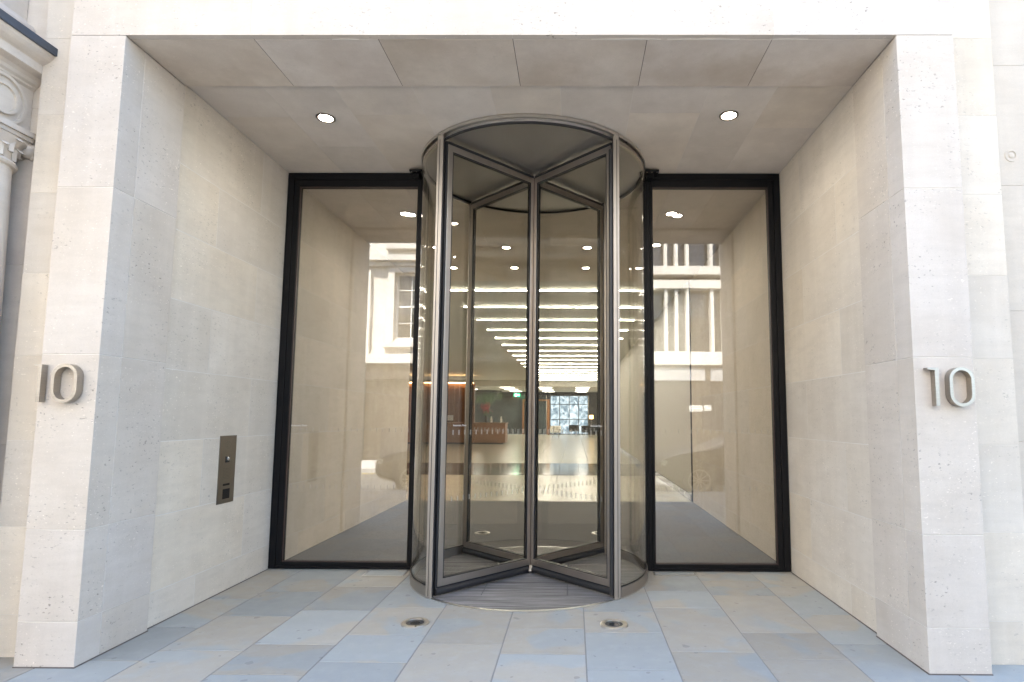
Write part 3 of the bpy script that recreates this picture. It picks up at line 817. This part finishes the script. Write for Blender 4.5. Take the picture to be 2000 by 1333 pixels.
# wall between windows
xs_ = [-26.0]
for w in wins: xs_ += [w - .55, w + .55]
xs_ += [2.75]
for a, b in zip(xs_[::2], xs_[1::2]): fbox(mb, a, FY - .5, 3.3, b, FY, 13.5)
for w in wins:
    for z0, z1 in ((3.3, 4.15), (6.5, 7.6), (9.7, 10.6), (12.4, 13.5)): fbox(mb, w - .55, FY - .5, z0, w + .55, FY, z1)
mb.box(-26, FY - 8, 3.2, 2.75, FY - .6, 13.4)
ow = mb.build('wall', M['facade'], ob)
mb = MB(); mb.ct = (.5, .3, .4)
for a in (-11.9, -9.3, -6.95, -4.0, -1.8, .53, 2.6): mb.box(a - .3, FY + .0, 3.35, a + .3, FY + .16, 6.55)
for w in wins:
    for z0, z1 in ((4.15, 6.5), (7.6, 9.7)):
        mb.box(w - .78, FY, z0 - .12, w - .552, FY + .12, z1 + .2).box(w + .552, FY, z0 - .12, w + .78, FY + .12, z1 + .2).box(w - .552, FY, z1 + .002, w + .552, FY + .12, z1 + .2).box(w - .85, FY, z0 - .3, w + .85, FY + .25, z0 - .122)
mb.box(-26, FY, 6.7, 2.75, FY + .2, 6.86).box(-26, FY, 6.86, 2.75, FY + .38, 7.05).box(-26, FY, 3.3, 2.75, FY + .28, 3.62).box(-26, FY, 12.9, 2.75, FY + .5, 13.3)
mb.build('stone_trim', M['facade'], ob)
for w in wins:
    for z0, z1 in ((4.15, 6.5), (7.6, 9.7), (10.6, 12.4)):
        f = MB(); zm = (z0 + z1) / 2
        f.box(w - .55, FY - .25, z0, w - .48, FY - .17, z1).box(w + .48, FY - .25, z0, w + .55, FY - .17, z1).box(w - .48, FY - .25, z0, w + .48, FY - .17, z0 + .07).box(w - .48, FY - .25, z1 - .07, w + .48, FY - .17, z1).box(w - .48, FY - .23, zm - .03, w + .48, FY - .18, zm + .03)
        f.box(w - .018, FY - .23, z0 + .07, w + .018, FY - .18, z1 - .07)
        for q in (.25, .75): f.box(w - .48, FY - .22, z0 + (z1 - z0) * q - .012, w + .48, FY - .19, z0 + (z1 - z0) * q + .012)
        fo = f.build('window', M['white'], ob); MB().box(w - .5, FY - .24, z0 + .02, w + .5, FY - .235, z1 - .02).build('pane', M['wglass'], fo)
mb = MB().box(-26, FY - .5, 0, 2.75, FY - .12, 3.3)
for a in (-24, -21, -18, -14.6, -11.9, -9.3, -6.95, -4.0, -1.8, .53): mb.box(a - .16, FY - .12, 0, a + .16, FY + .1, 3.3)
mb.box(-26, FY - .12, 2.75, 2.75, FY + .14, 3.05)
mb.build('shopfront', M['shop'], ob)
ob2 = thing('corner_building', (6, -14, 0), 'lower pale building with narrow window mullions reflected in the right door', 'building')
mb = MB()
for z0, z1 in ((3.3, 3.75), (5.95, 6.25), (6.45, 6.75), (8.2, 8.6)): fbox(mb, 2.8, FY - .4, z0, 9.5, FY + .1, z1)
for x in (2.95, 3.6, 3.97, 4.35, 5.2, 5.6, 6.0, 6.9, 7.3, 7.7, 8.6, 9.3): fbox(mb, x - .055, FY - .3, 3.75, x + .055, FY + .02, 5.95); fbox(mb, x - .055, FY - .3, 6.75, x + .055, FY + .02, 8.2)
fbox(mb, 2.85, FY - 8, 8.2, 9.4, FY - .5, 8.5)
mb.build('wall', M['facade'], ob2)
MB().box(2.85, FY - .45, 3.3, 9.45, FY - .41, 8.4).build('window', M['wglass'], ob2)
MB().box(2.8, FY - .5, 0, 9.5, FY - .1, 3.298).build('shopfront', M['shop'], ob2)
MB().box(2.95, FY - .099, 2.75, 4.9, FY - .02, 3.2).box(5.1, FY - .099, 2.75, 7.2, FY - .02, 3.2).build('fascia_board', M['kerb'], ob2)
sp = thing('street_sign', (4.72, FY - .09, 1.8), 'small white rimmed street name plate on the dark shopfront, reflected in the right door', 'sign')
MB().box(4.38, FY - .099, 1.70, 4.80, FY - .085, 1.90).box(4.86, FY - .099, 1.72, 5.1, FY - .085, 1.9).build('plate', M['white'], sp)
MB().box(4.41, FY - .0849, 1.73, 4.77, FY - .082, 1.87).box(4.88, FY - .0849, 1.745, 5.08, FY - .082, 1.875).build('panel', m_plain('grey_plate_face', (.3, .3, .29), .6), sp)
MB().box(4.43, FY - .0819, 1.785, 4.75, FY - .08, 1.815).box(4.9, FY - .0819, 1.79, 5.06, FY - .08, 1.83).build('legend_bar', M['white'], sp)

# ------------------------------------------------------------------ parked car behind the viewpoint
car = thing('parked_car', (-1.0, -7.15, -.13), 'dark navy saloon car mirrored low in the left black framed glass door', 'car')
st = [(-3.32, .42, .62, .55, .62), (-3.27, .28, .70, .68, .70), (-3.0, .2, .86, .80, .80), (-2.5, .18, .95, .87, .86), (-2.05, .18, 1.02, .90, .88), (-1.45, .18, 1.30, .91, .68), (-1.0, .18, 1.43, .915, .62), (-.2, .18, 1.46, .915, .60), (.35, .18, 1.40, .91, .60), (.9, .18, 1.15, .90, .70), (1.15, .22, 1.06, .88, .82), (1.5, .3, 1.02, .80, .76), (1.56, .42, .95, .70, .70)]
mb = MB(); n0 = 0; rings = []
for X, zb, zt, hw, tw in st:
    belt = min(.92, zt - .03)
    P = [(-hw * .93, zb), (-hw, zb + .18), (-hw, belt * .8), (-hw * .96, belt), (-tw, zt - .03), (-tw * .8, zt), (0, zt + .015), (tw * .8, zt), (tw, zt - .03), (hw * .96, belt), (hw, belt * .8), (hw, zb + .18), (hw * .93, zb)]
    rings.append(len(mb.v)); mb.v += [(X, -7.15 + y, -.13 + z) for y, z in P]
for a, b in zip(rings[:-1], rings[1:]):
    for i in range(13): mb.face([a + i, a + (i + 1) % 13, b + (i + 1) % 13, b + i])
mb.face([rings[0] + i for i in range(13)]); mb.face([rings[-1] + i for i in range(13)][::-1])
body = mb.build('body', M['navy'], car, smooth=True)
md = body.modifiers.new('s', 'SUBSURF'); md.levels = 1; md.render_levels = 2
for sy in (1, -1):
    yy = -7.15 + sy * .80
    fn2 = lambda u, v, d: (u, d, v - .13)
    MB().prism([(-1.75, .97), (-1.3, 1.26), (-.62, 1.33), (-.62, .97)], fn2, yy - .075 * sy, yy + .012 * sy).prism([(-.56, .97), (-.56, 1.33), (.2, 1.32), (.72, .97)], fn2, yy - .075 * sy, yy + .012 * sy).build('window', M['wglass'], car)
    MB().box(-3.2, -7.15 + sy * .52, .49, -3.05, -7.15 + sy * .74, .6).build('headlight', M['steel_light'], car, bevel=.02)
def wheel(x, y):
    w = MB(); n = 28; b = 0
    fnw = lambda u, v, d: (x + u, d, .2 + v)
    c = lambda r: [(r * math.cos(2 * PI * i / n), r * math.sin(2 * PI * i / n)) for i in range(n)]
    s = 1 if y > -7.15 else -1
    ty = w.ringprism(c(.33), c(.235), fnw, y - .1, y + .1).build('wheel', M['rubber'], car, smooth=True)
    r = MB().ringprism(c(.234), c(.205), fnw, y - .08, y + .09 * 1)
    r.prism(c(.05), fnw, y + s * .05 - .01, y + s * .05 + .01)
    for i in range(10):
        a = 2 * PI * i / 10; r.tube((x + .04 * math.cos(a), y + s * .06, .2 + .04 * math.sin(a)), (x + .21 * math.cos(a), y + s * .075, .2 + .21 * math.sin(a)), .012, 6)
    r.build('rim', M['steel'], ty, smooth=True)
for x in (-2.45, .55):
    for y in (-6.34, -7.96): wheel(x, y)
car['group'] = 'cars parked along the kerb'
car2 = copy_tree(car); car.location.x -= .5; car2.location.x = 4.45
car2['label'] = 'dark navy saloon car mirrored in the right black framed glass door'

# ------------------------------------------------------------------ lobby contents
for i in range(17):
    y = 5.5 + 1.77 * i
    t = thing('strip_light', (-.08, y, 4.03), 'slim white strip light across the lobby ceiling, %s' % (
        'nearest the vestibule' if i == 0 else 'farthest from the door' if i == 16 else ['second', 'third', 'fourth', 'fifth', 'sixth', 'seventh', 'eighth', 'ninth', 'tenth', 'eleventh', 'twelfth', 'thirteenth', 'fourteenth', 'fifteenth', 'sixteenth'][i - 1] + ' in from the vestibule'), 'strip light', 'strip lights across the lobby ceiling')
    MB().box(-2.12, y - .022, 4.0, 1.97, y + .022, 4.003).build('diffuser', M['strip'], t)
    MB().box(-2.11, y - .018, 4.003, 1.96, y + .018, 4.0395).build('housing', M['lobby_ceiling'], t)
rowname = ['front', 'middle', 'back']; colname = ['leftmost', 'second from left', 'third from left', 'rightmost']
for i, x in enumerate((-7.5, -4.4, -1.7, 1.03)):
    for j, y in enumerate((35.7, 38.6, 42.0)):
        t = thing('round_light', (x, y, 3.6), 'round lit ceiling disc at far end of lobby, %s of the %s row' % (colname[i], rowname[j]), 'ceiling light', 'round ceiling lights at the far end')
        MB().cyl((x, y), .52, 3.585, 3.6, 32).build('diffuser', M['round'], t)
        MB().sector((x, y), .522, .56, 0, 2 * PI, 3.58, 3.619, 32).build('rim', M['white'], t)
ww = thing('timber_wall', (-9, 30.2, 0), 'brown timber feature wall behind the reception desk', 'wall')
MB().box(-12.4, 30, .006, -5.75, 30.3, 3.5).build('panelling', M['wood_dark'], ww)
fins = MB()
for i in range(22): fins.box(-12.2 + i * .3, 29.93, .02, -12.08 + i * .3, 29.998, 3.45)
fins.build('slats', M['wood_dark'], ww)
tag(MB().box(-12.3, 29.8, 3.55, -5.8, 29.9, 3.58).build('cove_light', M['led']), 'warm strip light along top of the timber wall', 'strip light')
dk = thing('reception_desk', (-7.5, 26.5, 0), 'long orange timber reception desk at left of the lobby', 'reception desk')
MB().box(-10.5, 26.0, .08, -3.35, 27.2, 1.12).build('front_panel', M['wood'], dk, bevel=.01)
MB().box(-10.55, 25.95, 1.12, -3.3, 27.25, 1.17).build('top', M['wood'], dk, bevel=.01)
MB().box(-10.4, 26.05, .006, -3.45, 27.15, .08).build('plinth', M['dark'], dk)
# things on the desk
for x, lb in ((-4.2, 'nearer the desk end'), (-3.65, 'at the desk end')):
    t = thing('vase', (x, 26.6, 1.17), 'slim white vase on the timber desk, %s' % lb, 'vase', 'white vases on the desk')
    MB().lathe((x, 26.6, 1.17), [(.05, 0), (.07, .05), (.06, .2), (.035, .3), (.045, .34)], 16).build('body', M['white'], t, smooth=True)
mo = thing('desk_monitor', (-6.6, 26.7, 1.17), 'pale computer monitor on the reception desk', 'monitor')
MB().box(-6.85, 26.68, 1.27, -6.35, 26.72, 1.57).build('screen', M['white'], mo, bevel=.01); MB().box(-6.63, 26.69, 1.17, -6.57, 26.71, 1.27).build('stand', M['dark'], mo)
def leaves(mb, c, r, n, size):
    for _ in range(n):
        p = Vector((random.gauss(0, r[0]), random.gauss(0, r[1]), random.gauss(0, r[2]))) + Vector(c)
        a = Vector((random.uniform(-1, 1), random.uniform(-1, 1), random.uniform(-1, 1))).normalized(); b = a.orthogonal().normalized()
        s = size * random.uniform(.6, 1.3); i = len(mb.v)
        mb.v += [tuple(p - a * s), tuple(p + b * s * .5), tuple(p + a * s), tuple(p - b * s * .5)]; mb.face([i, i + 1, i + 2, i + 3])
for x, y, hgt, lb in ((-6.9, 40.5, 1.0, 'green ivy trailing down behind the desk, left clump'), (-6.1, 40.8, .6, 'green ivy trailing down behind the desk, right clump')):
    t = thing('hanging_plant', (x, y, 3.6), lb, 'plant', 'trailing ivy at the far end')
    mb = MB()
    for k2 in range(12): leaves(mb, (x + random.uniform(-.6, .6), y, 3.5 - random.uniform(.0, hgt)), (.12, .12, .18), 70, .045)
    mb.build('foliage', M['leaf'], t); MB().box(x - .7, y - .1, 3.45, x + .7, y + .1, 3.6).build('planter', M['dark'], t)
for x, y, lb in ((-4.5, 26.6, 'red flowers in a vase near the desk end'), (-8.4, 26.6, 'red flowers in a vase further left along the desk')):
    t = thing('flower_vase', (x, y, 1.17), lb, 'flowers', 'red flowers on the desk')
    MB().lathe((x, y, 1.17), [(.06, 0), (.09, .06), (.07, .25), (.05, .33), (.06, .36)], 16).build('vase', M['wglass'], t, smooth=True)
    mb = MB(); leaves(mb, (x, y, 1.95), (.13, .1, .16), 220, .05); mb.build('flowers', M['red'], t)
    mb = MB(); leaves(mb, (x, y, 1.65), (.1, .08, .1), 90, .05); mb.build('leaves', M['leaf'], t)
ex = thing('exit_sign', (-4.25, 41.5, 3.2), 'small lit green exit sign hanging over the far end of the lobby', 'sign')
MB().box(-4.5, 41.48, 3.13, -4.0, 41.52, 3.38).build('panel', M['exit'], ex)
fe = lambda u, v, d: (u, d, v)
MB().box(-4.40, 41.472, 3.17, -4.26, 41.479, 3.34).prism([(-4.2, 3.24), (-4.12, 3.24), (-4.12, 3.20), (-4.04, 3.255), (-4.12, 3.31), (-4.12, 3.27), (-4.2, 3.27)], fe, 41.472, 41.479).build('symbol', M['exit_w'], ex)
MB().box(-4.26, 41.49, 3.38, -4.24, 41.51, 3.62).build('hanger', M['dark'], ex)
def armchair(x, y, rz, lb, mat):
    t = thing('armchair', (x, y, 0), lb, 'armchair', 'lobby armchairs')
    MB().lathe((x, y, 0), [(.1, .36), (.33, .36), (.38, .42), (.37, .5), (.3, .52), (.05, .52)], 24).build('seat', mat, t, smooth=True)
    MB().sector((x, y), .33, .39, rz + .7, rz + 2 * PI - .7, .40, .86, 28).build('backrest', mat, t, smooth=True)
    for a in (.8, 2.4, 3.9, 5.5): MB().tube((x + .25 * math.cos(a), y + .25 * math.sin(a), .37), (x + .3 * math.cos(a), y + .3 * math.sin(a), .003), .014, 8).build('leg', M['steel'], t)
armchair(-.9, 36.0, .6, 'white tub armchair in front of the bright far window', M['white'])
armchair(1.35, 37.5, -.8, 'dark armchair right of the white one at far end', M['dark'])
armchair(.4, 40.5, 0, 'dark armchair behind, between the other two chairs', M['dark'])
tl = thing('table_lamp', (1.75, 39, 0), 'orange glowing lamp at far right of the lobby', 'lamp')
MB().cyl((1.75, 39), .17, .006, .03).tube((1.75, 39, .02), (1.75, 39, 1.36), .014).build('stand', M['steel'], tl)
MB().box(1.6, 38.88, 1.36, 1.9, 39.12, 1.64).build('lamp_shade', M['shade'], tl, bevel=.01)
# ------------------------------------------------------------------ light, world, camera
SUN_EL, SUN_AZ = 54, 22      # azimuth from +Y towards -X
sun = bpy.data.lights.new('sun', 'SUN'); sun.energy = 5.0; sun.angle = R(.5); sun.color = (1, .95, .87)
so = bpy.data.objects.new('sun', sun); COL.objects.link(so)
d = Vector((-math.sin(R(SUN_AZ)) * math.cos(R(SUN_EL)), math.cos(R(SUN_AZ)) * math.cos(R(SUN_EL)), math.sin(R(SUN_EL))))
so.rotation_euler = d.to_track_quat('Z', 'Y').to_euler(); so.location = d * 30
w = bpy.data.worlds.new('World'); S.world = w; w.use_nodes = True
nt = w.node_tree; bg = nt.nodes['Background']; sk = nt.nodes.new('ShaderNodeTexSky'); sk.sky_type = 'NISHITA'; sk.sun_disc = False
sk.sun_elevation = R(SUN_EL); sk.sun_rotation = math.atan2(d.x, d.y); sk.air_density = 1.0; sk.dust_density = 1.6; sk.ozone_density = 1.0
nt.links.new(sk.outputs[0], bg.inputs[0]); bg.inputs[1].default_value = .15

cam = bpy.data.cameras.new('camera'); co_ = bpy.data.objects.new('camera', cam); COL.objects.link(co_); S.camera = co_
ya, pi_, ro, fpx = -.0073, .0953, .0044, 1131.48
F = Vector((math.sin(ya) * math.cos(pi_), math.cos(ya) * math.cos(pi_), math.sin(pi_))); Rr = Vector((math.cos(ya), -math.sin(ya), 0)); U = Rr.cross(F)
R2 = Rr * math.cos(ro) + U * math.sin(ro); U2 = -Rr * math.sin(ro) + U * math.cos(ro)
mt = Matrix((R2, U2, -F)).transposed().to_4x4(); mt.translation = Vector((.4141, -5.8625, 1.4937)); co_.matrix_world = mt
cam.sensor_width = 36; cam.sensor_fit = 'HORIZONTAL'; cam.lens = fpx / 2000 * 36
cam.shift_x = (1000 - 1113.17) / 2000; cam.shift_y = (706.81 - 666.5) / 2000
cam.clip_start = .05; cam.clip_end = 500
S.view_settings.view_transform = 'Standard'; S.view_settings.look = 'None'; S.view_settings.gamma = 1; S.view_settings.exposure = 2.9
S.render.engine = 'CYCLES'; S.cycles.max_bounces = 12; S.cycles.diffuse_bounces = 5; S.cycles.transparent_max_bounces = 24; S.cycles.glossy_bounces = 5
S.cycles.sample_clamp_indirect = 6
